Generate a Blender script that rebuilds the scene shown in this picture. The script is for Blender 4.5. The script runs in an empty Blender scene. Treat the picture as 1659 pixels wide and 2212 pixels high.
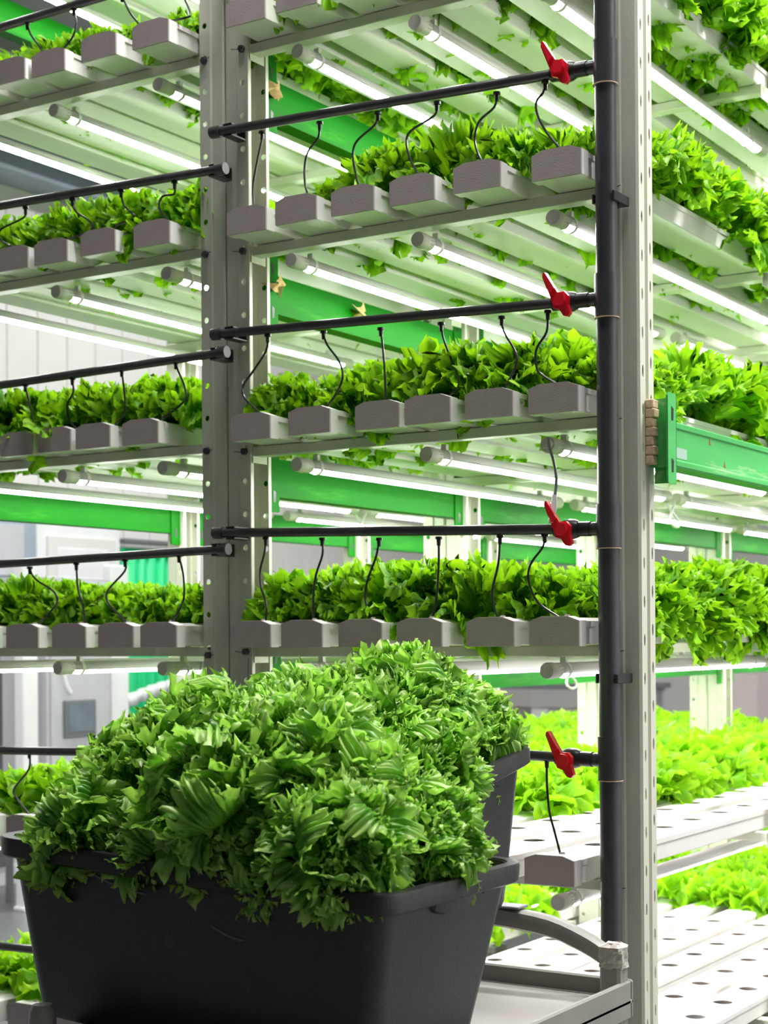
import bpy, math, random
import numpy as np
from mathutils import Matrix, Vector, noise

random.seed(7)
C = bpy.context.scene.collection
SC = bpy.context.scene
PI = math.pi

# ------------------------------------------------------------------ camera, world, exposure
YAW, ROLL, FPX = math.radians(32.6), math.radians(0.42), 3502.0
CAM = Vector((2.11, -2.80, 1.25))
cd = bpy.data.cameras.new('camera')
cam = bpy.data.objects.new('camera', cd)
C.objects.link(cam)
cam.location = CAM
cam.rotation_euler = (Matrix.Rotation(YAW, 3, 'Z') @ Matrix.Rotation(PI / 2, 3, 'X') @ Matrix.Rotation(-ROLL, 3, 'Z')).to_euler()
cd.sensor_fit = 'VERTICAL'
cd.sensor_height = 36.0
cd.lens = FPX / 2212 * 36.0
cd.shift_y = (1378 - 1106) / 2212
cd.shift_x = 0.0
cd.dof.use_dof = True
cd.dof.focus_distance = 2.75
cd.dof.aperture_fstop = 7.0
SC.camera = cam

w = bpy.data.worlds.new('world')
SC.world = w
w.use_nodes = True
w.node_tree.nodes['Background'].inputs[0].default_value = (0.9, 0.95, 1.0, 1)
w.node_tree.nodes['Background'].inputs[1].default_value = 0.25

SC.view_settings.view_transform = 'Standard'
SC.view_settings.look = 'None'
SC.view_settings.exposure = 0.15
SC.view_settings.gamma = 1.0
SC.view_settings.use_curve_mapping = False
SC.cycles.use_denoising = True
SC.cycles.use_adaptive_sampling = True
SC.cycles.adaptive_threshold = 0.03
SC.cycles.max_bounces = 8
SC.cycles.diffuse_bounces = 5
SC.cycles.transmission_bounces = 6
SC.cycles.caustics_reflective = False
SC.cycles.caustics_refractive = False
SC.cycles.sample_clamp_indirect = 6.0
TUBE_POWER = 44.0

for (lx, ly, en) in ((0.7, -0.3, 74), (2.5, 1.2, 170), (-2.6, 1.0, 62), (-2.6, 4.0, 62), (1.5, 7.2, 80)):  # unseen area lights added to brighten crate, right-facing sides, left and back walls
    ld = bpy.data.lights.new('unseen_area_light', 'AREA')
    ld.shape = 'RECTANGLE'; ld.size = 0.5 if lx < 0 else 1.6; ld.size_y = 2.4 if lx < 0 else 0.4; ld.energy = en; ld.spread = math.radians(150)
    lo = bpy.data.objects.new('unseen_area_light', ld)
    lo.location = (lx, ly, 4.1)
    C.objects.link(lo)


# ------------------------------------------------------------------ materials
def mat(name, col, rough=0.5, metal=0.0, spec=0.5, var=0.0, vscale=8.0, bump=0.0, bscale=60.0, stain=None, sscale=3.0, samt=0.0, stretch=(1, 1, 1)):
    m = bpy.data.materials.new(name)
    m.use_nodes = True
    nt = m.node_tree
    b = nt.nodes['Principled BSDF']
    b.inputs['Base Color'].default_value = (*col, 1)
    b.inputs['Roughness'].default_value = rough
    b.inputs['Metallic'].default_value = metal
    b.inputs['Specular IOR Level'].default_value = spec
    tc = nt.nodes.new('ShaderNodeTexCoord')
    mp = nt.nodes.new('ShaderNodeMapping')
    mp.inputs['Scale'].default_value = stretch
    nt.links.new(tc.outputs['Object'], mp.inputs['Vector'])
    src = None
    if var > 0:
        n = nt.nodes.new('ShaderNodeTexNoise')
        n.inputs['Scale'].default_value = vscale
        n.inputs['Detail'].default_value = 5
        nt.links.new(mp.outputs[0], n.inputs['Vector'])
        r = nt.nodes.new('ShaderNodeValToRGB')
        r.color_ramp.elements[0].position = 0.3
        r.color_ramp.elements[1].position = 0.7
        r.color_ramp.elements[0].color = (*[c * (1 - var) for c in col], 1)
        r.color_ramp.elements[1].color = (*[min(1, c * (1 + var)) for c in col], 1)
        nt.links.new(n.outputs['Fac'], r.inputs[0])
        src = r.outputs[0]
    if stain:
        n = nt.nodes.new('ShaderNodeTexNoise')
        n.inputs['Scale'].default_value = sscale
        n.inputs['Detail'].default_value = 8
        n.inputs['Roughness'].default_value = 0.65
        nt.links.new(mp.outputs[0], n.inputs['Vector'])
        r = nt.nodes.new('ShaderNodeValToRGB')
        r.color_ramp.elements[0].position = 0.58
        r.color_ramp.elements[1].position = 0.72
        r.color_ramp.elements[0].color = (0, 0, 0, 1)
        r.color_ramp.elements[1].color = (samt, samt, samt, 1)
        nt.links.new(n.outputs['Fac'], r.inputs[0])
        mx = nt.nodes.new('ShaderNodeMix'); mx.data_type = 'RGBA'
        nt.links.new(r.outputs[0], mx.inputs[0])
        if src: nt.links.new(src, mx.inputs[6])
        else: mx.inputs[6].default_value = (*col, 1)
        mx.inputs[7].default_value = (*stain, 1)
        src = mx.outputs[2]
    if src: nt.links.new(src, b.inputs['Base Color'])
    if bump > 0:
        n = nt.nodes.new('ShaderNodeTexNoise')
        n.inputs['Scale'].default_value = bscale
        n.inputs['Detail'].default_value = 4
        nt.links.new(mp.outputs[0], n.inputs['Vector'])
        bp = nt.nodes.new('ShaderNodeBump')
        bp.inputs['Strength'].default_value = bump
        bp.inputs['Distance'].default_value = 0.002
        nt.links.new(n.outputs['Fac'], bp.inputs['Height'])
        nt.links.new(bp.outputs[0], b.inputs['Normal'])
    return m


def emis(name, col, s):
    m = bpy.data.materials.new(name)
    m.use_nodes = True
    nt = m.node_tree
    nt.nodes.remove(nt.nodes['Principled BSDF'])
    e = nt.nodes.new('ShaderNodeEmission')
    e.inputs[0].default_value = (*col, 1); e.inputs[1].default_value = s
    nt.links.new(e.outputs[0], nt.nodes['Material Output'].inputs[0])
    return m


def leaf_mat(name, pale, mid, edge, trans=0.45, tcol=(0.35, 0.75, 0.04), rough=0.42, nrib=58.0, spec=0.22):
    m = bpy.data.materials.new(name)
    m.use_nodes = True
    nt = m.node_tree
    L = nt.links.new
    b = nt.nodes['Principled BSDF']
    out = nt.nodes['Material Output']
    b.inputs['Roughness'].default_value = rough
    b.inputs['Specular IOR Level'].default_value = spec
    uv = nt.nodes.new('ShaderNodeUVMap')
    sp = nt.nodes.new('ShaderNodeSeparateXYZ')
    L(uv.outputs[0], sp.inputs[0])
    ramp = nt.nodes.new('ShaderNodeValToRGB')
    cr = ramp.color_ramp
    cr.elements[0].position = 0.02; cr.elements[0].color = (*pale, 1)
    cr.elements[1].position = 0.96; cr.elements[1].color = (*edge, 1)
    e = cr.elements.new(0.45); e.color = (*mid, 1)
    e = cr.elements.new(0.85); e.color = (*edge, 1)
    cr.elements[-1].color = (*[0.55 * q + 0.45 * p for q, p in zip(pale, mid)], 1)
    L(sp.outputs[1], ramp.inputs[0])
    # ribs fan out from the base of the leaf
    mu = nt.nodes.new('ShaderNodeMath'); mu.operation = 'MULTIPLY'; mu.inputs[1].default_value = nrib
    L(sp.outputs[0], mu.inputs[0])
    si = nt.nodes.new('ShaderNodeMath'); si.operation = 'SINE'
    L(mu.outputs[0], si.inputs[0])
    pw = nt.nodes.new('ShaderNodeMapRange')
    pw.inputs[1].default_value = 0.2; pw.inputs[2].default_value = 1.0
    pw.inputs[3].default_value = 0.0; pw.inputs[4].default_value = 0.2
    L(si.outputs[0], pw.inputs[0])
    mx = nt.nodes.new('ShaderNodeMix'); mx.data_type = 'RGBA'
    L(pw.outputs[0], mx.inputs[0]); L(ramp.outputs[0], mx.inputs[6]); mx.inputs[7].default_value = (*pale, 1)
    oi = nt.nodes.new('ShaderNodeObjectInfo')
    tc = nt.nodes.new('ShaderNodeTexCoord')
    nz = nt.nodes.new('ShaderNodeTexNoise'); nz.inputs['Scale'].default_value = 22; nz.inputs['Detail'].default_value = 3
    L(tc.outputs['Object'], nz.inputs['Vector'])
    ad = nt.nodes.new('ShaderNodeMath'); ad.operation = 'ADD'
    L(nz.outputs['Fac'], ad.inputs[0])
    rr = nt.nodes.new('ShaderNodeMapRange'); rr.inputs[3].default_value = -0.18; rr.inputs[4].default_value = 0.18
    L(oi.outputs['Random'], rr.inputs[0]); L(rr.outputs[0], ad.inputs[1])
    vr = nt.nodes.new('ShaderNodeMapRange'); vr.inputs[1].default_value = 0.2; vr.inputs[2].default_value = 0.8
    vr.inputs[3].default_value = 0.7; vr.inputs[4].default_value = 1.3
    L(ad.outputs[0], vr.inputs[0])
    hs = nt.nodes.new('ShaderNodeHueSaturation')
    L(mx.outputs[2], hs.inputs['Color']); L(vr.outputs[0], hs.inputs['Value'])
    L(hs.outputs[0], b.inputs['Base Color'])
    tr = nt.nodes.new('ShaderNodeBsdfTranslucent')
    mt = nt.nodes.new('ShaderNodeMix'); mt.data_type = 'RGBA'; mt.blend_type = 'MIX'
    mt.inputs[0].default_value = 0.6
    L(hs.outputs[0], mt.inputs[6]); mt.inputs[7].default_value = (*tcol, 1)
    L(mt.outputs[2], tr.inputs[0])
    ms = nt.nodes.new('ShaderNodeMixShader'); ms.inputs[0].default_value = trans
    L(b.outputs[0], ms.inputs[1]); L(tr.outputs[0], ms.inputs[2])
    bp = nt.nodes.new('ShaderNodeBump'); bp.inputs['Strength'].default_value = 0.25; bp.inputs['Distance'].default_value = 0.0006
    L(si.outputs[0], bp.inputs['Height']); L(bp.outputs[0], b.inputs['Normal'])
    L(ms.outputs[0], out.inputs[0])
    return m


M_pvc = mat('channel_plastic', (0.80, 0.765, 0.745), 0.42, var=0.05, vscale=14, stain=(0.52, 0.34, 0.17), sscale=9, samt=0.35, stretch=(1, 0.35, 1))
M_cap_shaded = mat('channel_cap_shaded', (0.40, 0.335, 0.325), 0.55, var=0.04, vscale=30, bump=0.15, bscale=400)  # white cap plastic, darkened in colour for the shade on aisle-facing ends
M_post = mat('post_paint', (0.62, 0.625, 0.52), 0.45, var=0.05, vscale=12, bump=0.25, bscale=260, stretch=(1, 1, 0.3))
M_rail = mat('rail_paint', (0.62, 0.63, 0.52), 0.4, var=0.05, vscale=10)
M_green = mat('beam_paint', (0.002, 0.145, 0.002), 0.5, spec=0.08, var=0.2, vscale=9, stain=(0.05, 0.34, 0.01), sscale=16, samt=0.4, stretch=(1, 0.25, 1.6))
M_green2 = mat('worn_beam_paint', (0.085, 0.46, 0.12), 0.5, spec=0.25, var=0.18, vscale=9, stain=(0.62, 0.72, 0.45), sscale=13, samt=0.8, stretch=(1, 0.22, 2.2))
M_pipe = mat('pipe_plastic', (0.050, 0.048, 0.056), 0.30, var=0.15, vscale=30)
M_pipe2 = mat('manifold_plastic', (0.055, 0.050, 0.054), 0.32, var=0.15, vscale=30)
M_drip = mat('drip_tube', (0.012, 0.014, 0.013), 0.25)
M_red = mat('valve_red', (0.80, 0.012, 0.03), 0.28)
M_black = mat('black_plastic', (0.02, 0.02, 0.023), 0.35)
M_house = mat('lamp_housing', (0.62, 0.60, 0.60), 0.35)
M_lampcap = mat('lamp_cap', (0.62, 0.58, 0.56), 0.5, bump=0.2, bscale=500)
M_lens = emis('lamp_lens', (1.0, 0.985, 0.975), TUBE_POWER)
M_bolt = mat('bolt_steel', (0.10, 0.09, 0.11), 0.35, metal=0.8)
M_crate = mat('crate_plastic', (0.018, 0.017, 0.020), 0.38, var=0.2, vscale=5, bump=0.25, bscale=240, stain=(0.09, 0.09, 0.10), sscale=24, samt=0.22)
M_cart = mat('cart_plastic', (0.26, 0.25, 0.225), 0.45, var=0.08, vscale=10, bump=0.2, bscale=200)
M_tray = mat('cart_tray_plastic', (0.36, 0.335, 0.31), 0.5, var=0.08, vscale=6, stain=(0.20, 0.13, 0.08), sscale=11, samt=0.5)
M_tape = mat('dried_foam', (0.46, 0.42, 0.37), 0.8, var=0.2, vscale=40, bump=1.0, bscale=90)
M_cork = mat('cork_pad', (0.62, 0.44, 0.28), 0.8, var=0.2, vscale=60, bump=0.6, bscale=150)
M_wall = mat('wall_panel', (0.74, 0.715, 0.71), 0.5, var=0.03, vscale=2)
M_white = mat('white_trim', (0.80, 0.80, 0.82), 0.45, var=0.03)
M_grey = mat('grey_steel', (0.50, 0.50, 0.54), 0.45, var=0.04)
M_dgrey = mat('dark_grey', (0.16, 0.165, 0.18), 0.4)
M_blue = mat('blue_grey_steel', (0.33, 0.38, 0.46), 0.45, var=0.06)
M_floor = mat('floor_epoxy', (0.16, 0.17, 0.17), 0.35, var=0.08, vscale=3)
M_ceil = mat('ceiling_panel', (0.35, 0.36, 0.38), 0.6)
M_curt = mat('green_sheet', (0.004, 0.56, 0.20), 0.45, var=0.1, vscale=5, stretch=(1, 1, 0.2))
M_screen = mat('screen_glass', (0.16, 0.19, 0.23), 0.12, var=0.2, vscale=8)
M_wood = mat('pink_plastic', (0.62, 0.52, 0.53), 0.5)
M_rust = mat('rust_chip', (0.28, 0.10, 0.05), 0.8)
M_label = mat('faded_sticker', (0.36, 0.52, 0.42), 0.6)
M_dead = mat('dead_leaf', (0.50, 0.36, 0.14), 0.8)
M_cable = mat('white_cable', (0.80, 0.80, 0.80), 0.4)
M_cord = mat('grey_cable', (0.22, 0.22, 0.21), 0.4)

M_leafS = leaf_mat('shelf_lettuce_leaf', (0.38, 0.66, 0.03), (0.17, 0.50, 0.008), (0.08, 0.31, 0.008), 0.45, (0.46, 0.86, 0.006))
M_leafB = leaf_mat('young_lettuce_leaf', (0.40, 0.66, 0.02), (0.20, 0.52, 0.004), (0.13, 0.38, 0.004), 0.45, (0.50, 0.92, 0.02))
M_leafC = leaf_mat('crate_lettuce_leaf', (0.62, 0.80, 0.24), (0.25, 0.58, 0.055), (0.11, 0.34, 0.03), 0.42, (0.40, 0.84, 0.05), rough=0.34, spec=0.5)


# ------------------------------------------------------------------ mesh helpers
class MB:
    def __init__(s): s.v = []; s.f = []
    def add(s, vs, fs):
        o = len(s.v); s.v += [tuple(p) for p in vs]; s.f += [tuple(i + o for i in f) for f in fs]
        return s
    def box(s, x0, x1, y0, y1, z0, z1):
        v = [(x0, y0, z0), (x1, y0, z0), (x1, y1, z0), (x0, y1, z0), (x0, y0, z1), (x1, y0, z1), (x1, y1, z1), (x0, y1, z1)]
        return s.add(v, [(0, 3, 2, 1), (4, 5, 6, 7), (0, 1, 5, 4), (1, 2, 6, 5), (2, 3, 7, 6), (3, 0, 4, 7)])
    def cbox(s, x0, x1, y0, y1, z0, z1, b=0.002):
        # box with chamfered edges
        vs = []; idx = {}
        X = (x0, x1); Y = (y0, y1); Z = (z0, z1); sg = (1, -1)
        for i in (0, 1):
            for j in (0, 1):
                for k in (0, 1):
                    for a in range(3):
                        p = [X[i] + sg[i] * b, Y[j] + sg[j] * b, Z[k] + sg[k] * b]
                        p[a] = (X[i], Y[j], Z[k])[a]
                        idx[(i, j, k, a)] = len(vs); vs.append(p)
        F = []
        q = [(0, 0), (1, 0), (1, 1), (0, 1)]
        for i in (0, 1):
            F.append([idx[(i, a, c, 0)] for a, c in q]); F.append([idx[(a, i, c, 1)] for a, c in q]); F.append([idx[(a, c, i, 2)] for a, c in q])
        for i in (0, 1):
            for j in (0, 1):
                F.append([idx[(i, j, 0, 0)], idx[(i, j, 1, 0)], idx[(i, j, 1, 1)], idx[(i, j, 0, 1)]])
                F.append([idx[(i, 0, j, 0)], idx[(i, 1, j, 0)], idx[(i, 1, j, 2)], idx[(i, 0, j, 2)]])
                F.append([idx[(0, i, j, 1)], idx[(1, i, j, 1)], idx[(1, i, j, 2)], idx[(0, i, j, 2)]])
                for k in (0, 1): F.append([idx[(i, j, k, 0)], idx[(i, j, k, 1)], idx[(i, j, k, 2)]])
        return s.add(vs, F)
    def prism(s, prof, a0, a1, axis='y'):
        n = len(prof); vs = []
        for a in (a0, a1):
            for p, q in prof:
                vs.append({'y': (p, a, q), 'x': (a, p, q), 'z': (p, q, a)}[axis])
        f = [tuple(range(n)), tuple(range(2 * n - 1, n - 1, -1))]
        for i in range(n):
            j = (i + 1) % n; f.append((i, i + n, j + n, j))
        return s.add(vs, f)
    def tube(s, pts, r, n=10, caps=True):
        pts = [Vector(p) for p in pts]; m = len(pts)
        rs = r if isinstance(r, (list, tuple)) else [r] * m
        t0 = (pts[1] - pts[0]).normalized()
        up = Vector((0, 0, 1)) if abs(t0.z) < 0.9 else Vector((0, 1, 0))
        u = t0.cross(up).normalized(); vs = []
        for i, p in enumerate(pts):
            t = (pts[min(i + 1, m - 1)] - pts[max(i - 1, 0)]).normalized()
            u = (u - t * u.dot(t)).normalized(); wv = t.cross(u)
            for k in range(n):
                a = 2 * PI * k / n
                vs.append(p + (u * math.cos(a) + wv * math.sin(a)) * rs[i])
        f = []
        for i in range(m - 1):
            for k in range(n):
                f.append((i * n + k, i * n + (k + 1) % n, (i + 1) * n + (k + 1) % n, (i + 1) * n + k))
        if caps: f += [tuple(range(n))[::-1], tuple(range((m - 1) * n, m * n))]
        return s.add(vs, f)
    def holed(s, O, U, V, u0, u1, v0, v1, cells, r, ru=1.0, n=10):
        # flat plate from O along U, V; cells = [(vc0, vc1, uc, vc)] each carries one round hole
        O, U, V = Vector(O), Vector(U), Vector(V)
        P = lambda a, b: O + U * a + V * b
        last = v0
        for a0, a1, uc, vc in cells:
            if a0 > last + 1e-6: s.add([P(u0, last), P(u1, last), P(u1, a0), P(u0, a0)], [(0, 1, 2, 3)])
            ring = [(uc + ru * r * math.cos(2 * PI * k / n), vc + r * math.sin(2 * PI * k / n)) for k in range(n)]
            outer = []
            for k in range(n):
                c, sn = math.cos(2 * PI * k / n), math.sin(2 * PI * k / n)
                hu = (u1 - uc) if c > 0 else (uc - u0); hv = (a1 - vc) if sn > 0 else (vc - a0)
                tt = min(hu / abs(c) if abs(c) > 1e-6 else 1e9, hv / abs(sn) if abs(sn) > 1e-6 else 1e9)
                outer.append((uc + c * tt, vc + sn * tt))
            vs = [P(*q) for q in ring] + [P(*q) for q in outer]; fs = []
            corners = [(u1, a1), (u0, a1), (u0, a0), (u1, a0)]
            for k in range(n):
                j = (k + 1) % n; a = 2 * PI * (k + 0.5) / n
                A, B = outer[k], outer[j]
                if abs(A[0] - B[0]) > 1e-6 and abs(A[1] - B[1]) > 1e-6:
                    q = corners[int(a // (PI / 2)) % 4]; vs.append(P(*q))
                    fs.append((k, n + k, len(vs) - 1, n + j, j))
                else: fs.append((k, n + k, n + j, j))
            s.add(vs, fs); last = a1
        if v1 > last + 1e-6: s.add([P(u0, last), P(u1, last), P(u1, v1), P(u0, v1)], [(0, 1, 2, 3)])
        return s
    def xf(s, M):
        s.v = [tuple(M @ Vector(p)) for p in s.v]; return s
    def build(s, name, m, parent=None, smooth=False, solid=0.0, weld=False):
        me = bpy.data.meshes.new(name)
        me.from_pydata(s.v, [], s.f); me.update()
        me.materials.append(m)
        if smooth:
            me.polygons.foreach_set('use_smooth', [True] * len(me.polygons))
            me.set_sharp_from_angle(angle=math.radians(38))
        o = bpy.data.objects.new(name, me); C.objects.link(o)
        if parent: o.parent = parent
        if weld:
            q = o.modifiers.new('weld', 'WELD'); q.merge_threshold = 0.0002
        if solid:
            q = o.modifiers.new('thickness', 'SOLIDIFY'); q.thickness = solid; q.offset = 0
        return o


def tag(o, label, cat, group=None, kind=None):
    o['label'] = label; o['category'] = cat
    if group: o['group'] = group
    if kind: o['kind'] = kind
    return o


def struct(o): o['kind'] = 'structure'; return o


def empty(name, loc=(0, 0, 0), rz=0):
    o = bpy.data.objects.new(name, None); C.objects.link(o)
    o.location = loc; o.rotation_euler = (0, 0, rz); o.empty_display_size = 0.05
    return o


def clone(src, loc, label=None, group=None, rot=None, scale=None):
    r = src.copy(); C.objects.link(r); r.location = loc
    if rot is not None: r.rotation_euler = rot
    if scale is not None: r.scale = scale
    if label: r['label'] = label
    if group: r['group'] = group
    for ch in list(src.children):
        c = ch.copy(); C.objects.link(c); c.parent = r
        for g in list(ch.children):
            d = g.copy(); C.objects.link(d); d.parent = c
    return r


used = set()
def first_or_clone(src, loc, label, group=None, rot=None, scale=None):
    if src.name not in used:
        used.add(src.name); src.location = loc; src['label'] = label
        if group: src['group'] = group
        if rot is not None: src.rotation_euler = rot
        if scale is not None: src.scale = scale
        return src
    return clone(src, loc, label, group, rot, scale)


ORD = ['first', 'second', 'third', 'fourth', 'fifth', 'sixth', 'seventh', 'eighth', 'ninth', 'tenth', 'eleventh', 'twelfth', 'thirteenth',
       'fourteenth', 'fifteenth', 'sixteenth', 'seventeenth', 'eighteenth', 'nineteenth', 'twentieth', 'twenty-first', 'twenty-second', 'twenty-third', 'twenty-fourth']

# ------------------------------------------------------------------ room shell
b = MB(); b.box(-4.2, 4.2, -5.2, 9.2, -0.1, 0.0); struct(b.build('floor', M_floor))
b = MB(); b.box(-4.2, 4.2, -5.2, 9.2, 4.3, 4.4); struct(b.build('ceiling', M_ceil))
b = MB(); b.box(-4.2, 4.2, 9.0, 9.1, 0, 4.3); struct(b.build('wall_back', M_wall))
b = MB(); b.box(4.1, 4.2, -5.2, 9.0, 0, 4.3); struct(b.build('wall_right', M_wall))
b = MB(); b.box(-4.2, 4.2, -5.2, -5.1, 0, 4.3); struct(b.build('wall_front', M_dgrey))
wl = struct(MB().box(-4.2, -4.03, -5.1, 9.0, 0, 4.3).build('wall_left', M_wall))
pm = MB().cbox(0, 0.03, 0.003, 0.217, 0.1, 3.5, 0.003).build('panel', M_wall, wl)
pm.location = (-4.03, -1.0, 0)
for k in range(1, 42):
    o = pm.copy(); C.objects.link(o); o.parent = wl; o.location = (-4.03, -1.0 + 0.22 * k, 0)
b = MB(); b.cbox(-4.03, -3.98, -5.0, 9.0, 0, 0.1, 0.004); struct(b.build('baseboard_left', M_white))
cb = MB().prism([(-4.02, 3.60), (-3.80, 3.60), (-3.80, 3.62), (-3.98, 3.62), (-3.98, 3.83), (-3.80, 3.83), (-3.80, 3.85), (-4.02, 3.85)], -5.0, 9.0).build('wall_beam', M_blue)
tag(cb, 'blue grey steel channel beam running high along the left wall', 'beam')

# ------------------------------------------------------------------ things on the left wall
X0 = -3.98
d = empty('window_panel', (X0, 0, 0))
MB().cbox(0, 0.06, 2.6, 3.30, 1.55, 1.90, 0.004).build('frame', M_blue, d)
MB().cbox(0.06, 0.075, 2.70, 3.20, 1.58, 1.84, 0.003).build('pane', M_grey, d)
tag(d, 'grey framed window panel high on the left wall at the photo edge', 'window')
d = empty('white_door', (X0, 0, 0))
MB().cbox(0, 0.05, 3.31, 3.95, 0.0, 1.94, 0.004).build('door_frame', M_white, d)
q = MB(); q.cbox(0.05, 0.065, 3.38, 3.90, 0.06, 1.80, 0.004); leaf = q.build('door_leaf', M_wall, d)
MB().cbox(0.065, 0.072, 3.44, 3.84, 1.30, 1.74, 0.004).build('raised_panel', M_white, leaf)
tag(d, 'white panelled door on the left wall, behind the control cabinet', 'door')
# green sheet hung in a grey frame
d = empty('sheet_frame', (X0, 0, 0))
MB().cbox(0, 0.08, 3.965, 4.56, 1.785, 1.81, 0.003).build('head_rail', M_dgrey, d)
MB().cbox(0, 0.012, 3.955, 3.964, 0.10, 1.785, 0.001).build('side_rail', M_dgrey, d)
tag(d, 'dark grey frame around the hanging green sheet on the left wall', 'frame')
q = MB(); n = 40; vs = []; fs = []
for i in range(n + 1):
    yy = 3.972 + 0.58 * i / n; xo = 0.035 + 0.012 * math.sin(i * 1.1) + 0.006 * math.sin(i * 2.7)
    vs += [(xo, yy, 0.15), (xo, yy, 1.76)]
for i in range(n): fs.append((2 * i, 2 * i + 2, 2 * i + 3, 2 * i + 1))
q.add(vs, fs)
sh = q.build('green_sheet', M_curt, None, smooth=True, solid=0.003); sh.location = (X0, 0, 0)
tag(sh, 'bright green hanging sheet with a pale band, on the left wall', 'sheet')
q = MB(); vs = []; fs = []
for i in range(n + 1):
    yy = 3.972 + 0.58 * i / n; xo = 0.042 + 0.012 * math.sin(i * 1.1) + 0.006 * math.sin(i * 2.7); zz = 0.86 + 0.09 * math.sin(i / n * 1.7)
    vs += [(xo, yy, zz), (xo, yy, zz + 0.075)]
for i in range(n): fs.append((2 * i, 2 * i + 2, 2 * i + 3, 2 * i + 1))
q.add(vs, fs); q.build('pale_band', M_white, sh, smooth=True, solid=0.002)['label'] = 'pale band across the sheet'
# control cabinet standing in front of the wall
d = empty('control_cabinet', (-3.3, 0, 0))
MB().cbox(-0.3, 0, 2.735, 3.17, 0.35, 1.55, 0.006).build('body', M_grey, d)
dr = MB().cbox(0.0, 0.012, 2.75, 3.155, 0.37, 1.53, 0.004).build('door', M_grey, d)
sc = MB().cbox(0.012, 0.03, 2.825, 3.035, 0.79, 0.965, 0.003).build('touch_screen', M_dgrey, d)
MB().cbox(0.03, 0.033, 2.842, 3.018, 0.815, 0.95, 0.001).build('glass', M_screen, sc)
q = MB(); q.tube([(0.016, 2.82, 1.10), (0.016, 2.845, 1.03), (0.016, 2.87, 1.0)], 0.012, 8); q.build('pen', M_white, d)['label'] = 'white marker clipped to the door'
for fx in (-0.3, -0.03):
    for fy in (2.75, 3.12): MB().cbox(fx, fx + 0.03, fy, fy + 0.03, 0, 0.349, 0.003).build('foot', M_dgrey, d)
tag(d, 'light grey control cabinet with a small black framed touch screen', 'cabinet')
d = empty('white_post', (-3.32, 0, 0))
MB().cbox(-0.06, 0, 2.60, 2.70, 0, 1.62, 0.006).build('column', M_white, d)
MB().cbox(-0.065, 0.005, 2.59, 2.71, 0, 0.02, 0.004).build('foot_plate', M_white, d)
tag(d, 'white square column left of the control cabinet', 'column')
d = empty('white_pillar', (-3.32, 0, 0))
MB().cbox(-0.06, 0, 3.20, 3.33, 0, 1.62, 0.006).build('column', M_white, d)
MB().cbox(-0.065, 0.005, 3.19, 3.34, 0, 0.02, 0.004).build('foot_plate', M_white, d)
tag(d, 'wide white column between control cabinet and green sheet', 'column')
d = empty('wall_boiler', (-3.83, 2.965, 0))
MB().tube([(0, 0, 1.355), (0, 0, 1.53)], 0.12, 24).build('tank', M_wood, d, smooth=True)
MB().tube([(0, 0, 1.53), (0, 0, 1.55)], 0.125, 24).build('lid', M_white, d, smooth=True)
MB().cbox(-0.148, -0.09, -0.05, 0.05, 1.38, 1.50, 0.003).build('bracket', M_white, d)
tag(d, 'short pale pinkish tank on the left wall at the photo edge', 'tank')
d = empty('dark_doorway', (X0, 0, 0))
MB().cbox(0, 0.012, 2.90, 3.15, 0.10, 1.13, 0.002).build('shaded_gap', M_dgrey, d)  # flat dark panel, coloured as the shade inside the doorway gap
MB().prism([(3.10, 0.80), (3.14, 0.80), (3.19, 1.20), (3.15, 1.20)], 0.012, 0.04, 'x').build('ajar_edge', M_white, d)
tag(d, 'dark narrow doorway with slanting white edge at the left photo edge', 'doorway')
# far end of the room
for k, (xa, ya, h, lab) in enumerate([(-3.0, 6.6, 0.92, 'far grey bench with pale boxes, seen past the crate lettuces')]):
    d = empty('far_bench', (xa, ya, 0))
    MB().cbox(-0.2, 1.1, -0.25, 0.25, h, h + 0.035, 0.004).build('bench_top', M_dgrey, d)
    for sx in (-0.15, 1.05):
        for sy in (-0.2, 0.2): MB().box(sx - 0.02, sx + 0.02, sy - 0.02, sy + 0.02, 0, h).build('leg', M_grey, d)
    MB().cbox(-0.18, 1.08, -0.22, 0.22, 0.62, 0.65, 0.003).build('lower_shelf', M_grey, d)
    tag(d, lab, 'bench')
    for i in range(6):
        bx = MB(); bx.cbox(-0.06, 0.06, -0.1, 0.1, 0, 0.14, 0.006)
        o = bx.build('storage_box', M_wood if i % 2 else M_white); o.location = (xa - 0.08 + i * 0.21, ya, 0.65)
        tag(o, ['pinkish', 'white'][i % 2 == 0] + ' box, %s from left on the far bench lower shelf' % ORD[i], 'box', 'boxes on the far bench')
for i, (xa, ya, za, hh) in enumerate([(-1.28, 6.4, 0.0, 1.02)]):
    o = MB().prism([(-0.13, 0), (0.13, 0), (0.15, hh), (-0.15, hh)], -0.12, 0.12).build('storage_bin', M_wood); o.location = (xa, ya, za)
    tag(o, 'pale pink storage bin far behind the right rack', 'bin')

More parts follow.
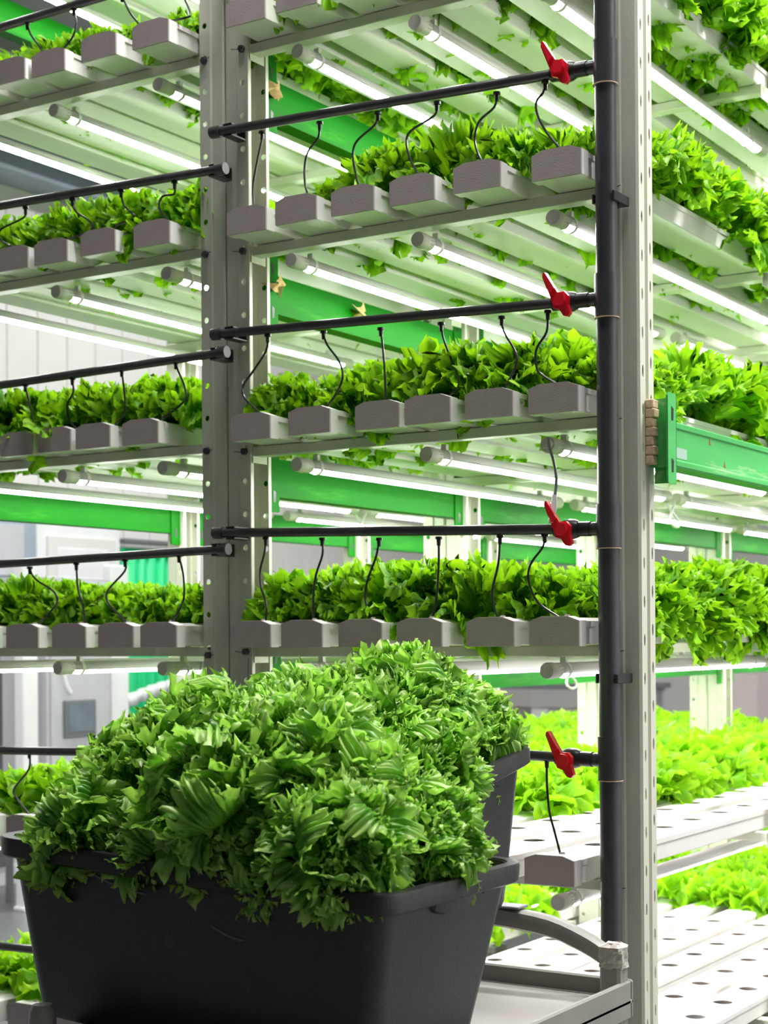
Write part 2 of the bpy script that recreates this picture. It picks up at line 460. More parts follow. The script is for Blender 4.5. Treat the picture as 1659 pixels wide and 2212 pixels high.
# ------------------------------------------------------------------ rack uprights
H_POST = 3.35
def make_post(flip, bolts, label):
    """upright 64 mm wide (x) and 75 mm deep (y); slotted web at x = 0, flanges reach to x = -0.064 * flip side."""
    s = flip  # +1: web at +x side, flanges run to -x ; -1: mirrored
    root = empty('rack_upright')
    z0 = 0.03
    for yy, nm, yo in ((0.0, 'front_flange', 0.0), (0.0735, 'rear_flange', 0.0)):
        q = MB()
        cells = []; z = 0.08
        while z < H_POST - 0.06:
            cells.append((z - 0.03, z + 0.03, 0.050, z)); z += 0.072
        # hole strip, ridge, outer strip
        q.holed((0, yy, 0), (-s, 0, 0), (0, 0, 1), 0.036, 0.064, z0, H_POST, cells, 0.0065)
        yr = yy + (0.003 if yy < 0.03 else -0.003)
        q.add([(-s * 0.036, yy, z0), (-s * 0.036, yy, H_POST), (-s * 0.032, yr, H_POST), (-s * 0.032, yr, z0), (-s * 0.004, yr, z0), (-s * 0.004, yr, H_POST), (0, yr + (0.003 if yy < .03 else -.003), z0), (0, yr + (0.003 if yy < .03 else -.003), H_POST)],
              [(0, 1, 2, 3), (3, 2, 5, 4), (4, 5, 7, 6)])
        # returned lip
        yl = yy + (0.010 if yy < 0.03 else -0.010)
        q.add([(-s * 0.064, yy, z0), (-s * 0.064, yy, H_POST), (-s * 0.064, yl, H_POST), (-s * 0.064, yl, z0)], [(0, 1, 2, 3)])
        q.build(nm, M_post, root, solid=0.0018)
    # slotted web with a groove down the middle
    q = MB()
    for (ya, yb, off) in ((0.006, 0.030, 0.0), (0.044, 0.068, 0.020)):
        cells = []; z = 0.09 + off
        while z < H_POST - 0.06:
            cells.append((z - 0.03, z + 0.03, (ya + yb) / 2, z)); z += 0.072
        # tall narrow slots
        q.holed((0, 0, 0), (0, 1, 0), (0, 0, 1), ya, yb, z0, H_POST, cells, 0.012, ru=0.30, n=12)
    for y1, y2, x1, x2 in ((0.030, 0.034, 0, -s * 0.006), (0.034, 0.040, -s * 0.006, -s * 0.006), (0.040, 0.044, -s * 0.006, 0)):
        q.add([(x1, y1, z0), (x2, y2, z0), (x2, y2, H_POST), (x1, y1, H_POST)], [(0, 1, 2, 3)])
    q.build('slotted_web', M_post, root, solid=0.0018)
    MB().cbox(-s * 0.032 - 0.05, -s * 0.032 + 0.05, -0.01, 0.085, 0.0, 0.03 - 0.001, 0.002).build('base_plate', M_post, root)
    for zb in bolts:
        q = MB(); q.tube([(-s * 0.050, -0.001, zb), (-s * 0.050, -0.009, zb)], [0.0085, 0.0075], 6)
        q.tube([(-s * 0.050, -0.006, zb), (-s * 0.044 , -0.011, zb - 0.002), (-s * 0.028, -0.012, zb + 0.001)], 0.0009, 5)
        q.build('bolt', M_bolt, root, smooth=False)
    tag(root, label, 'upright', 'rack uprights')
    return root

ZM = [2.951, 2.517, 2.079, 1.645, 1.2115, 0.768, 0.330]     # rail undersides, right rack, top to bottom
ZL = [2.951, 2.520, 2.094, 1.661, 1.212, 0.768, 0.330]      # left rack
TN = ['topmost', 'second', 'third', 'fourth', 'fifth', 'sixth', 'lowest']
FY = [0.0, 0.94, 1.88, 2.82, 3.76]
RH = 0.021
pR = make_post(1, [z + 0.011 for z in ZM], 'front right upright of right rack, slotted face toward the aisle'); pR.location = (0.886, 0, 0)
pL = make_post(-1, [z + 0.011 for z in ZM], 'front left upright of right rack, holed, beside its neighbour'); pL.location = (-0.084, 0, 0)
pN = make_post(1, [z + 0.003 for z in ZL], 'front right upright of left rack, holed, beside the right rack'); pN.location = (-0.088, 0, 0)
pF = clone(pL, (-1.05, 0, 0), 'front left upright of left rack, outside the photo edge')
for k, y in enumerate(FY[1:]):
    clone(pR, (0.886, y, 0), 'right side upright of right rack, %s frame from the front' % ORD[k + 1])
    clone(pL, (-0.084, y, 0), 'left side upright of right rack, %s frame from the front' % ORD[k + 1])
    clone(pN, (-0.088, y, 0), 'right side upright of left rack, %s frame from the front' % ORD[k + 1])
    clone(pF, (-1.05, y, 0), 'left side upright of left rack, %s frame from the front' % ORD[k + 1])

# ------------------------------------------------------------------ cross rails
def rail(x0, x1):
    root = empty('cross_rail')
    MB().cbox(x0, x1, 0.006, 0.040, 0, RH, 0.0015).build('box_tube', M_rail, root)
    for x in (x0 + 0.001, x1 - 0.001): MB().cbox(x - 0.001, x + 0.001, 0.004, 0.055, -0.014, RH - 0.001, 0.0005).build('end_plate', M_rail, root)
    tag(root, 'rail', 'rail'); return root
railM = rail(-0.018, 0.822); railL = rail(-0.985, -0.153)
for zi in range(7):
    for k, y in enumerate([0.0, 0.86, 1.80, 1.93, 2.74, 3.68]):
        first_or_clone(railM, (0, y, ZM[zi]), 'cream steel cross rail, %s back, under %s shelf of right rack' % (ORD[k], TN[zi]), 'right rack cross rails')
        first_or_clone(railL, (0, y, ZL[zi]), 'cream steel cross rail, %s back, under %s shelf of left rack' % (ORD[k], TN[zi]), 'left rack cross rails')

# ------------------------------------------------------------------ green beams
def beam(length, worn=False):
    root = empty('green_beam')
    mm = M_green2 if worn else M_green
    q = MB(); h = 0.085
    # stepped box profile (x, z)
    prof = [(-0.02, 0), (0.02, 0), (0.02, h), (-0.006, h), (-0.006, h - 0.024), (-0.02, h - 0.024)] if not worn else \
           [(-0.02, 0), (0.017, 0), (0.02, 0.003), (0.02, 0.012), (0.0175, 0.015), (0.0175, h - 0.014), (0.02, h - 0.011), (0.02, h - 0.002), (0.018, h), (-0.02, h)]
    q.prism(prof, 0.0, length); q.build('box_section', mm, root)
    for y in ((-0.02, length - 0.02) if worn else (0.0, length - 0.04)):
        q = MB(); q.prism([(y + 0.002, -0.034), (y + 0.038, -0.034), (y + 0.040, -0.030), (y + 0.040, 0.130), (y + 0.036, 0.136), (y + 0.004, 0.136), (y, 0.130), (y, -0.030)], 0.020, 0.0235, 'x')
        if worn and y < 0.1: q.box(-0.02, 0.0235, y + 0.0385, y + 0.0405, -0.030, 0.130)
        pl = q.build('end_plate', mm, root)
        for zz in (-0.012, 0.085):
            MB().prism([(y + 0.016, zz), (y + 0.024, zz), (y + 0.026, zz + 0.022), (y + 0.016, zz + 0.026)], 0.0235, 0.0242, 'x').build('slot', M_black, pl)
    tag(root, 'beam', 'beam'); return root
bm = beam(0.86)
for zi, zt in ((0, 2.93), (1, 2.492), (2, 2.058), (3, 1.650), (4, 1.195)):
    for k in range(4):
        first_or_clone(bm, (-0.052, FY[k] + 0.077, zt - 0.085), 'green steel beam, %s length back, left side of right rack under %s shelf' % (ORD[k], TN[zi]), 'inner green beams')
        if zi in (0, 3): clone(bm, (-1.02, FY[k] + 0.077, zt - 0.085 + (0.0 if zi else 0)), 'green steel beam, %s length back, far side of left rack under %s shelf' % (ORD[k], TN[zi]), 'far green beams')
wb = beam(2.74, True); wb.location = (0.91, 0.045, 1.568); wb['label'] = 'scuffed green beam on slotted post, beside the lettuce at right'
for (y, z, w_, h_) in ((0.20, 0.060, 0.010, 0.016), (0.28, 0.022, 0.010, 0.012)):
    MB().prism([(y, z), (y + w_, z - 0.002), (y + w_ * 0.7, z + h_ * 0.6), (y + w_ * 0.5, z + h_)], 0.0175, 0.0181, 'x').build('rust_chip', M_rust, wb)
MB().box(0.0175, 0.0180, 0.03, 0.085, 0.018, 0.038).build('sticker', M_label, wb)
q = MB(); pts = []
for i in range(7): q.cbox(0.0, 0.016 + 0.002 * (i % 2), -0.026, 0.0, 0.0 + i * 0.0175, 0.017 + i * 0.0175, 0.002)
ck = q.build('foam_pad', M_cork, None); ck.location = (0.887, 0.052, 1.572)
tag(ck, 'tan crumbling foam pad wedged behind the green beam plate', 'pad')

# ------------------------------------------------------------------ growing channels
GW = 0.096
def channel(length, cap):
    root = empty('growing_channel')
    q = MB(); t = 0.0025; h = 0.040
    q.prism([(0.002, 0), (GW - 0.002, 0), (GW, 0.002), (GW, h), (GW - t, h), (GW - t, t), (t, t), (t, h), (0, h), (0, 0.002)], 0.0, length)
    q.build('trough', M_pvc, root)
    q = MB()
    cells = []; y = 0.20
    while y < length - 0.05:
        cells.append((y - 0.06, y + 0.06, GW / 2, y)); y += 0.167
    q.holed((0, 0, 0.0505), (1, 0, 0), (0, 1, 0), 0.020, GW - 0.020, 0.0, length, cells, 0.0235, n=14)
    for (xa, za, xb, zb_) in ((0.020, 0.0505, -0.002, 0.044), (-0.002, 0.044, -0.002, 0.0345), (GW - 0.020, 0.0505, GW + 0.002, 0.044), (GW + 0.002, 0.044, GW + 0.002, 0.0345)):
        q.add([(xa, 0, za), (xb, 0, zb_), (xb, length, zb_), (xa, length, za)], [(0, 1, 2, 3)])
    q.build('lid', M_pvc, root, solid=0.0016)
    ye = length if cap else 0.0
    MB().prism([(0.0, 0.0), (GW, 0.0), (GW, 0.044), (GW - 0.020, 0.0505), (0.020, 0.0505), (0.0, 0.044)], ye - 0.001, ye + 0.002).build('rear_stop' if cap else 'front_stop', M_pvc, root)
    if cap:
        o = 0.003
        prof = [(-o, -0.0015), (GW + o, -0.0015), (GW + o, 0.0455), (GW - 0.020, 0.0535), (0.020, 0.0535), (-o, 0.0455)]
        c = MB().prism(prof, -0.004, 0.0).build('end_cap', M_cap_shaded, root)
        prof2 = [(-o, -0.0015), (GW + o, -0.0015), (GW + o, 0.0455), (GW - 0.020, 0.0535), (0.020, 0.0535), (-o, 0.0455)]
        q = MB()
        n = len(prof2)
        for i in range(n):
            a, b_ = prof2[i], prof2[(i + 1) % n]
            q.add([(a[0], 0, a[1]), (b_[0], 0, b_[1]), (b_[0], 0.026, b_[1]), (a[0], 0.026, a[1])], [(0, 1, 2, 3)])
        q.build('cap_sleeve', M_pvc, c, solid=0.001)
        q = MB(); q.tube([(0.062, 0.024, 0.0535), (0.062, 0.024, 0.0575)], [0.006, 0.0045], 8); q.build('inlet_grommet', M_cap_shaded, root)
    tag(root, 'channel', 'channel'); return root
chA = channel(1.955, True); chB = channel(1.84, False)
GX = [[0.003, 0.135, 0.27, 0.41, 0.56, 0.715], [0.000, 0.135, 0.270, 0.41, 0.56, 0.715], [-0.002, 0.133, 0.267, 0.406, 0.556, 0.719], [0.008, 0.162, 0.319, 0.441, 0.576, 0.708],
      [0.006, 0.136, 0.279, 0.417, 0.574, 0.710], [0.01, 0.15, 0.29, 0.43, 0.56, 0.696], [0.01, 0.15, 0.29, 0.43, 0.580, 0.700]]
GL = [[-0.94, -0.81, -0.68, -0.565, -0.402, -0.255], [-0.94, -0.81, -0.68, -0.565, -0.402, -0.255], [-0.955, -0.83, -0.702, -0.580, -0.427, -0.279], [-0.95, -0.82, -0.696, -0.568, -0.450, -0.317],
      [-0.95, -0.82, -0.676, -0.529, -0.388, -0.264], [-0.95, -0.82, -0.68, -0.53, -0.40, -0.27], [-0.95, -0.82, -0.68, -0.53, -0.40, -0.27]]
for zi in range(7):
    for rk, (Z_, G_) in enumerate(((ZM, GX), (ZL, GL))):
        side = ('right', 'left')[rk]
        for g in range(6):
            z = Z_[zi] + RH + 0.0015; fy = -0.098 + (0.006 * math.sin(g * 2.3 + zi) if zi < 4 else 0)
            if rk: fy += 0.0 if zi < 2 else 0.022
            first_or_clone(chA, (G_[zi][g], fy, z), 'white growing channel with blunt cap, %s from left, %s shelf of %s rack' % (ORD[g], TN[zi], side), '%s rack %s shelf channels' % (side, TN[zi]))
            first_or_clone(chB, (G_[zi][g], 1.90, z), 'rear length of white growing channel, %s from left, %s shelf of %s rack' % (ORD[g], TN[zi], side), 'rear channel lengths')

# ------------------------------------------------------------------ LED tubes
def led(length=1.24, r=0.0142, cable=False):
    root = empty('led_tube')
    n = 12
    def arc(a0, a1, rr, y0, y1, m):
        vs = []; fs = []
        for k in range(m + 1):
            a = a0 + (a1 - a0) * k / m
            vs += [(rr * math.sin(a), y0, rr * math.cos(a)), (rr * math.sin(a), y1, rr * math.cos(a))]
        for k in range(m): fs.append((2 * k, 2 * k + 1, 2 * k + 3, 2 * k + 2))
        return vs, fs
    q = MB(); q.add(*arc(math.radians(114), math.radians(246), r, 0.045, length - 0.045, 8)); q.build('lens', M_lens, root, smooth=True)
    q = MB(); q.add(*arc(math.radians(-115), math.radians(115), r * 1.03, 0.03, length - 0.03, 8)); q.build('housing', M_house, root, smooth=True, solid=0.001)
    for y0, sgn in ((0.0, 1), (length, -1)):
        q = MB(); q.tube([(0, y0, 0), (0, y0 + sgn * 0.004, 0), (0, y0 + sgn * 0.024, 0), (0, y0 + sgn * 0.026, 0), (0, y0 + sgn * 0.046, 0)], [r * 1.04, r * 1.14, r * 1.14, r * 1.06, r * 1.06], 20)
        q.build('end_cap', M_lampcap, root, smooth=True)
    for y in (0.07, length - 0.12):
        q = MB(); q.tube([(0, y, 0), (0, y + 0.010, 0)], r * 1.16, 16); q.box(-0.006, 0.006, y, y + 0.010, r, r + 0.0125)
        q.build('clip', M_house, root)
    tag(root, 'tube', 'lamp'); return root
tb = led()
TX = {0: [(0.11, 0.418, 0.705), (-0.88, -0.575, -0.255)]}
for zi in range(7):
    for rk, Z_ in enumerate((ZM, ZL)):
        xs = TX[0][rk]
        for k, x in enumerate(xs):
            for j, y in enumerate((-0.012, 1.30, 2.60)):
                if zi == 6: continue
                xx = x + 0.012 * math.sin(zi * 2.1 + k * 1.7 + j)
                first_or_clone(tb, (xx, y, Z_[zi] - 0.0270), 'glowing white tube lamp, %s from left, %s back, under %s shelf, %s rack' % (ORD[k], ORD[j], TN[zi], ('right', 'left')[rk]), '%s rack tube lamps' % ('right', 'left')[rk])
# white power cables looping between the tube ends
ci = 0
for (x, z, y0) in ((0.705, ZM[4] - 0.03, 1.23), (0.418, ZM[3] - 0.03, 1.23), (0.705, ZM[3] - 0.03, 1.23), (0.705, ZM[5] - 0.03, 1.23), (0.11, ZM[4] - 0.03, 1.23), (-0.575, ZL[3] - 0.03, 1.23), (-0.255, ZL[3] - 0.03, 1.23)):
    q = MB(); P = []
    for i in range(13):
        t = i / 12; P.append((x + 0.02 * math.sin(t * 3), y0 - 0.004 + t * 0.078 + 0.05 * math.sin(2 * PI * t), z - 0.075 * math.sin(PI * t) ** 0.8))
    q.tube(P, 0.0035, 8)
    tag(q.build('power_cable', M_cable, None, smooth=True), 'white looped power cable between tube lamps, %s from the right' % ORD[ci], 'cable', 'lamp cable loops'); ci += 1

# ------------------------------------------------------------------ plumbing: manifolds, valves, riser
def manifold(name, xa, za, xb, zb, xend, lab, capr=True, clipx=None, y=-0.05, r=0.0098):
    root = empty(name)
    MB().tube([(xa, y, za), (xb, y, zb)], r, 16).build('pipe', M_pipe2, root, smooth=True)
    sl = (zb - za) / (xb - xa)
    if capr is not None:
        xe = xa if not capr else xb; ze = za if not capr else zb; dx = 0.022 if not capr else -0.022
        MB().tube([(xe - dx * 0.15, y, ze), (xe, y, ze), (xe + dx, y, ze + sl * dx)], [r * 1.30, r * 1.34, r * 1.34], 16).build('end_cap', M_pipe2, root, smooth=True)
    if clipx is not None:
        zc = za + sl * (clipx - xa)
        q = MB(); q.cbox(clipx - 0.012, clipx + 0.012, y - r * 0.5, -0.0015, zc + r, zc + r + 0.004, 0.001)
        q.cbox(clipx - 0.012, clipx + 0.012, y - r * 0.5, -0.0015, zc - r - 0.004, zc - r, 0.001)
        q.cbox(clipx - 0.012, clipx + 0.012, -0.006, -0.0015, zc - r, zc + r, 0.001)
        q.build('pipe_clip', M_black, root)
    tag(root, lab, 'pipe', 'black feed pipes'); return root, sl
RX = 0.846
MZ = {1: (2.342, 2.306), 2: (1.907, 1.875), 3: (1.479, 1.449), 4: (1.045, 1.020)}
for k, (a, b_) in MZ.items():
    root, sl = manifold('feed_pipe', -0.078, a, RX - 0.01, b_, None, 'black horizontal feed pipe with red valve, %s from top on right rack' % ORD[k - 1], False, -0.035)
    xv = 0.768; zv = a + sl * (xv + 0.078)
    vv = empty('ball_valve', (xv, -0.05, zv)); vv.parent = root
    q = MB(); q.tube([(-0.032, 0, 0.001), (-0.010, 0, 0)], 0.0145, 14); q.tube([(-0.018, 0, 0), (-0.010, 0, 0), (0.0, 0, 0), (0.010, 0, 0), (0.018, 0, 0)], [0.015, 0.0185, 0.020, 0.0185, 0.015], 16)
    q.tube([(0.010, 0, 0), (0.042, 0, -0.001)], 0.0142, 14); q.tube([(0.036, 0, -0.001), (0.078, 0, -0.003)], 0.0125, 14)
    q.tube([(0, 0, 0), (0, -0.028, 0)], 0.010, 12)
    body = q.build('valve_body', M_black, root, smooth=True); body.location = vv.location
    bpy.data.objects.remove(vv)
    # butterfly handle: long wing up-left, hexagonal hub, short wing down-right
    q = MB()
    q.prism([(-0.006, 0.012), (-0.030, 0.052), (-0.036, 0.050), (-0.037, 0.044), (-0.018, -0.002), (-0.014, -0.016), (-0.002, -0.020), (0.006, -0.032), (0.014, -0.034), (0.020, -0.028), (0.015, -0.012), (0.016, 0.004), (0.008, 0.013)], -0.036, -0.026)
    q.prism([(-0.012, -0.006), (-0.006, -0.013), (0.006, -0.013), (0.012, -0.004), (0.010, 0.008), (-0.004, 0.011)], -0.044, -0.036)
    q.prism([(-0.010, 0.020), (-0.030, 0.052), (-0.034, 0.050), (-0.020, 0.012)], -0.041, -0.036)
    hd = q.build('handle', M_red, root); hd.location = (xv, -0.05, zv); hd['label'] = 'red butterfly handle'
for k, (a, b_, xa) in enumerate([(2.700, 2.706, -0.98), (2.288, 2.260, -0.98), (1.852, 1.866, -0.98), (1.428, 1.443, -0.98), (0.985, 1.003, -0.98), (0.52, 0.54, -0.98)]):
    manifold('feed_pipe', xa, a, -0.046, b_, None, 'black horizontal feed pipe without valve, %s from top on left rack' % ORD[k], True, -0.075)
# riser
ri = empty('riser_pipe')
q = MB(); q.tube([(RX, -0.05, 0.0), (RX, -0.05, 3.3)], 0.0200, 28); q.build('pipe', M_pipe, ri, smooth=True)
for k, (a, b_) in MZ.items():
    zc = b_ + 0.004
    q = MB(); q.tube([(RX, -0.05, zc - 0.041), (RX, -0.05, zc + 0.041)], 0.0228, 28); q.tube([(RX - 0.03, -0.05, b_ + 0.001), (RX, -0.05, b_)], 0.0128, 16)
    tee = q.build('tee_fitting', M_pipe, ri, smooth=True)
    q = MB(); q.tube([(RX, -0.05, zc - 0.0415), (RX, -0.05, zc - 0.040)], 0.0236, 28); q.build('glue_ring', M_cork, tee)
for zc in (2.060, 1.172):
    q = MB(); q.cbox(RX - 0.026, RX + 0.024, -0.034, -0.0015, zc - 0.009, zc + 0.009, 0.002)
    q.cbox(RX + 0.0195, RX + 0.0245, -0.068, -0.0015, zc - 0.009, zc + 0.009, 0.001); q.cbox(RX - 0.0255, RX - 0.0205, -0.058, -0.0015, zc - 0.009, zc + 0.009, 0.001)
    q.build('wall_clip', M_black, ri)
tag(ri, 'thick dark vertical riser pipe in front of the right post', 'pipe')

DR = {
'm1': [[(0.055, 2.316), (0.056, 2.302), (0.049, 2.265), (0.042, 2.221), (0.043, 2.191), (0.05, 2.156)], [(0.203, 2.31), (0.201, 2.282), (0.178, 2.256), (0.173, 2.223), (0.178, 2.186), (0.191, 2.156)], [(0.346, 2.304), (0.34, 2.284), (0.3, 2.258), (0.293, 2.23), (0.303, 2.188), (0.316, 2.159)], [(0.484, 2.299), (0.48, 2.278), (0.427, 2.255), (0.421, 2.23), (0.434, 2.193), (0.456, 2.16)], [(0.618, 2.293), (0.614, 2.27), (0.583, 2.247), (0.576, 2.215), (0.584, 2.186), (0.599, 2.161)], [(0.722, 2.295), (0.719, 2.278), (0.707, 2.262), (0.712, 2.234), (0.734, 2.196), (0.762, 2.163)]],
'm2': [[(0.066, 1.886), (0.063, 1.856), (0.03, 1.814), (0.009, 1.786), (0.018, 1.759), (0.068, 1.718)], [(0.209, 1.878), (0.22, 1.853), (0.251, 1.817), (0.264, 1.784), (0.254, 1.752), (0.229, 1.718)], [(0.349, 1.869), (0.358, 1.829), (0.367, 1.775), (0.375, 1.718)], [(0.49, 1.864), (0.498, 1.834), (0.517, 1.794), (0.535, 1.755), (0.534, 1.734), (0.516, 1.716)], [(0.625, 1.861), (0.632, 1.835), (0.658, 1.795), (0.663, 1.771), (0.65, 1.739), (0.642, 1.719)], [(0.724, 1.861), (0.723, 1.826), (0.705, 1.798), (0.704, 1.771), (0.716, 1.746), (0.757, 1.72)]],
'm3': [[(0.057, 1.459), (0.055, 1.43), (0.047, 1.393), (0.054, 1.356), (0.071, 1.32), (0.072, 1.285)], [(0.202, 1.452), (0.205, 1.423), (0.192, 1.38), (0.19, 1.337), (0.195, 1.284)], [(0.341, 1.446), (0.336, 1.413), (0.318, 1.364), (0.318, 1.326), (0.337, 1.285)], [(0.481, 1.443), (0.484, 1.393), (0.483, 1.325), (0.478, 1.284)], [(0.618, 1.44), (0.616, 1.391), (0.606, 1.341), (0.612, 1.311), (0.627, 1.283)], [(0.714, 1.439), (0.711, 1.419), (0.687, 1.387), (0.686, 1.354), (0.709, 1.314), (0.76, 1.283)]],
'm4': [[(0.715, 1.014), (0.717, 0.971), (0.725, 0.919), (0.738, 0.886), (0.754, 0.844)]],
'l0': [[(-0.626, 2.690), (-0.609, 2.661), (-0.582, 2.633), (-0.554, 2.605)], [(-0.479, 2.692), (-0.466, 2.664), (-0.468, 2.627), (-0.487, 2.6)], [(-0.333, 2.692), (-0.301, 2.645), (-0.255, 2.599)], [(-0.173, 2.690), (-0.153, 2.652), (-0.129, 2.608), (-0.134, 2.597), (-0.176, 2.596)]],
'l1': [[(-0.636, 2.26), (-0.642, 2.241), (-0.713, 2.225), (-0.722, 2.207), (-0.702, 2.189), (-0.66, 2.17)], [(-0.488, 2.257), (-0.479, 2.233), (-0.431, 2.2), (-0.43, 2.18), (-0.495, 2.170)], [(-0.34, 2.254), (-0.332, 2.224), (-0.299, 2.194), (-0.31, 2.186), (-0.351, 2.181), (-0.355, 2.164)], [(-0.185, 2.249), (-0.186, 2.226), (-0.217, 2.226), (-0.227, 2.203), (-0.199, 2.167)]],
'l2': [[(-0.641, 1.845), (-0.624, 1.796), (-0.604, 1.733)], [(-0.492, 1.847), (-0.489, 1.818), (-0.507, 1.791), (-0.498, 1.754), (-0.473, 1.733)], [(-0.342, 1.852), (-0.334, 1.806), (-0.332, 1.758), (-0.360, 1.731)], [(-0.185, 1.854), (-0.177, 1.836), (-0.159, 1.8), (-0.161, 1.769), (-0.232, 1.731)]],
'l3': [[(-0.631, 1.417), (-0.611, 1.392), (-0.554, 1.363), (-0.543, 1.339), (-0.56, 1.319), (-0.601, 1.287)], [(-0.484, 1.422), (-0.478, 1.366), (-0.463, 1.331), (-0.455, 1.286)], [(-0.336, 1.425), (-0.337, 1.404), (-0.388, 1.361), (-0.386, 1.334), (-0.358, 1.311), (-0.325, 1.285)], [(-0.18, 1.43), (-0.168, 1.393), (-0.165, 1.348), (-0.174, 1.321), (-0.198, 1.287)]],
'l4': [[(-0.637, 0.986), (-0.638, 0.949), (-0.683, 0.904), (-0.68, 0.883), (-0.633, 0.842)]]}


def smooth_path(P, k=4):
    P = [Vector(p) for p in P]; out = []
    for i in range(len(P) - 1):
        p0 = P[max(i - 1, 0)]; p1 = P[i]; p2 = P[i + 1]; p3 = P[min(i + 2, len(P) - 1)]
        for j in range(k):
            t = j / k
            out.append(0.5 * ((2 * p1) + (p2 - p0) * t + (2 * p0 - 5 * p1 + 4 * p2 - p3) * t * t + (3 * p1 - p0 - 3 * p2 + p3) * t ** 3))
    out.append(P[-1]); return out


for key, L in DR.items():
    rk = 'right' if key[0] == 'm' else 'left'
    for i, P in enumerate(L):
        n = len(P) - 1
        ylast = -0.074 if rk == 'right' or key == 'l0' else -0.054
        pts = smooth_path([(x, -0.05 + (ylast + 0.05) * (j / n) ** 1.3, z) for j, (x, z) in enumerate(P)])
        r = empty('drip_tube')
        MB().tube(pts, 0.0024, 8).build('hose', M_drip, r, smooth=True)
        p = pts[0]
        MB().tube([(p.x, -0.05, p.z + 0.006), (p.x, -0.05, p.z + 0.001), (p.x, -0.05, p.z), (p.x, -0.05, p.z - 0.012)], [0.007, 0.0075, 0.0045, 0.0038], 10).build('barb', M_drip, r)
        which = {'m1': 'third', 'm2': 'fourth', 'm3': 'fifth', 'm4': 'sixth', 'l0': 'second', 'l1': 'third', 'l2': 'fourth', 'l3': 'fifth', 'l4': 'sixth'}[key]
        tag(r, 'thin black curved drip tube, %s in view from left, above %s shelf, %s rack' % (ORD[i], which, rk), 'tube', 'drip tubes %s rack' % rk)
q = MB(); q.tube(smooth_path([(0.712, -0.030, 1.622), (0.722, -0.048, 1.624), (0.727, -0.052, 1.605), (0.737, -0.058, 1.582), (0.748, -0.067, 1.545), (0.748, -0.075, 1.510)]), 0.0030, 8)
cc = q.build('lamp_cord', M_cord, None, smooth=True)
q = MB(); q.tube([(0.748, -0.075, 1.515), (0.747, -0.078, 1.49), (0.744, -0.084, 1.462)], [0.004, 0.0065, 0.0055], 10); q.build('plug', M_cable, cc, smooth=True)
q = MB(); q.tube([(0.706, -0.016, 1.6188), (0.706, -0.030, 1.6188)], 0.0105, 6); q.build('gland_nut', M_lampcap, cc)
tag(cc, 'grey lamp cord hanging from a tube lamp onto the red valve', 'cable')
# irrigation hose tied to the two posts above the crate
q = MB(); q.tube(smooth_path([(-0.022, -0.02, 1.14), (-0.05, -0.04, 1.142), (-0.10, -0.04, 1.125), (-0.14, -0.04, 1.10), (-0.19, -0.03, 1.075), (-0.32, -0.02, 1.04), (-0.50, 0.0, 1.0)], 6), 0.0032, 8)
hz = q.build('loose_hose', M_cord, None, smooth=True)
tag(hz, 'loose dark hose sagging across the posts above the front crate', 'hose')
q = MB(); q.tube(smooth_path([(-0.020, -0.012, 1.21), (-0.024, -0.012, 1.12), (-0.030, -0.012, 1.05)], 4), 0.0012, 6); q.tube(smooth_path([(-0.150, -0.012, 1.20), (-0.165, -0.012, 1.13), (-0.185, -0.012, 1.06)], 4), 0.0012, 6)
tag(q.build('tie_wire', M_bolt, None), 'thin dark tie wire hanging down the paired posts', 'wire')

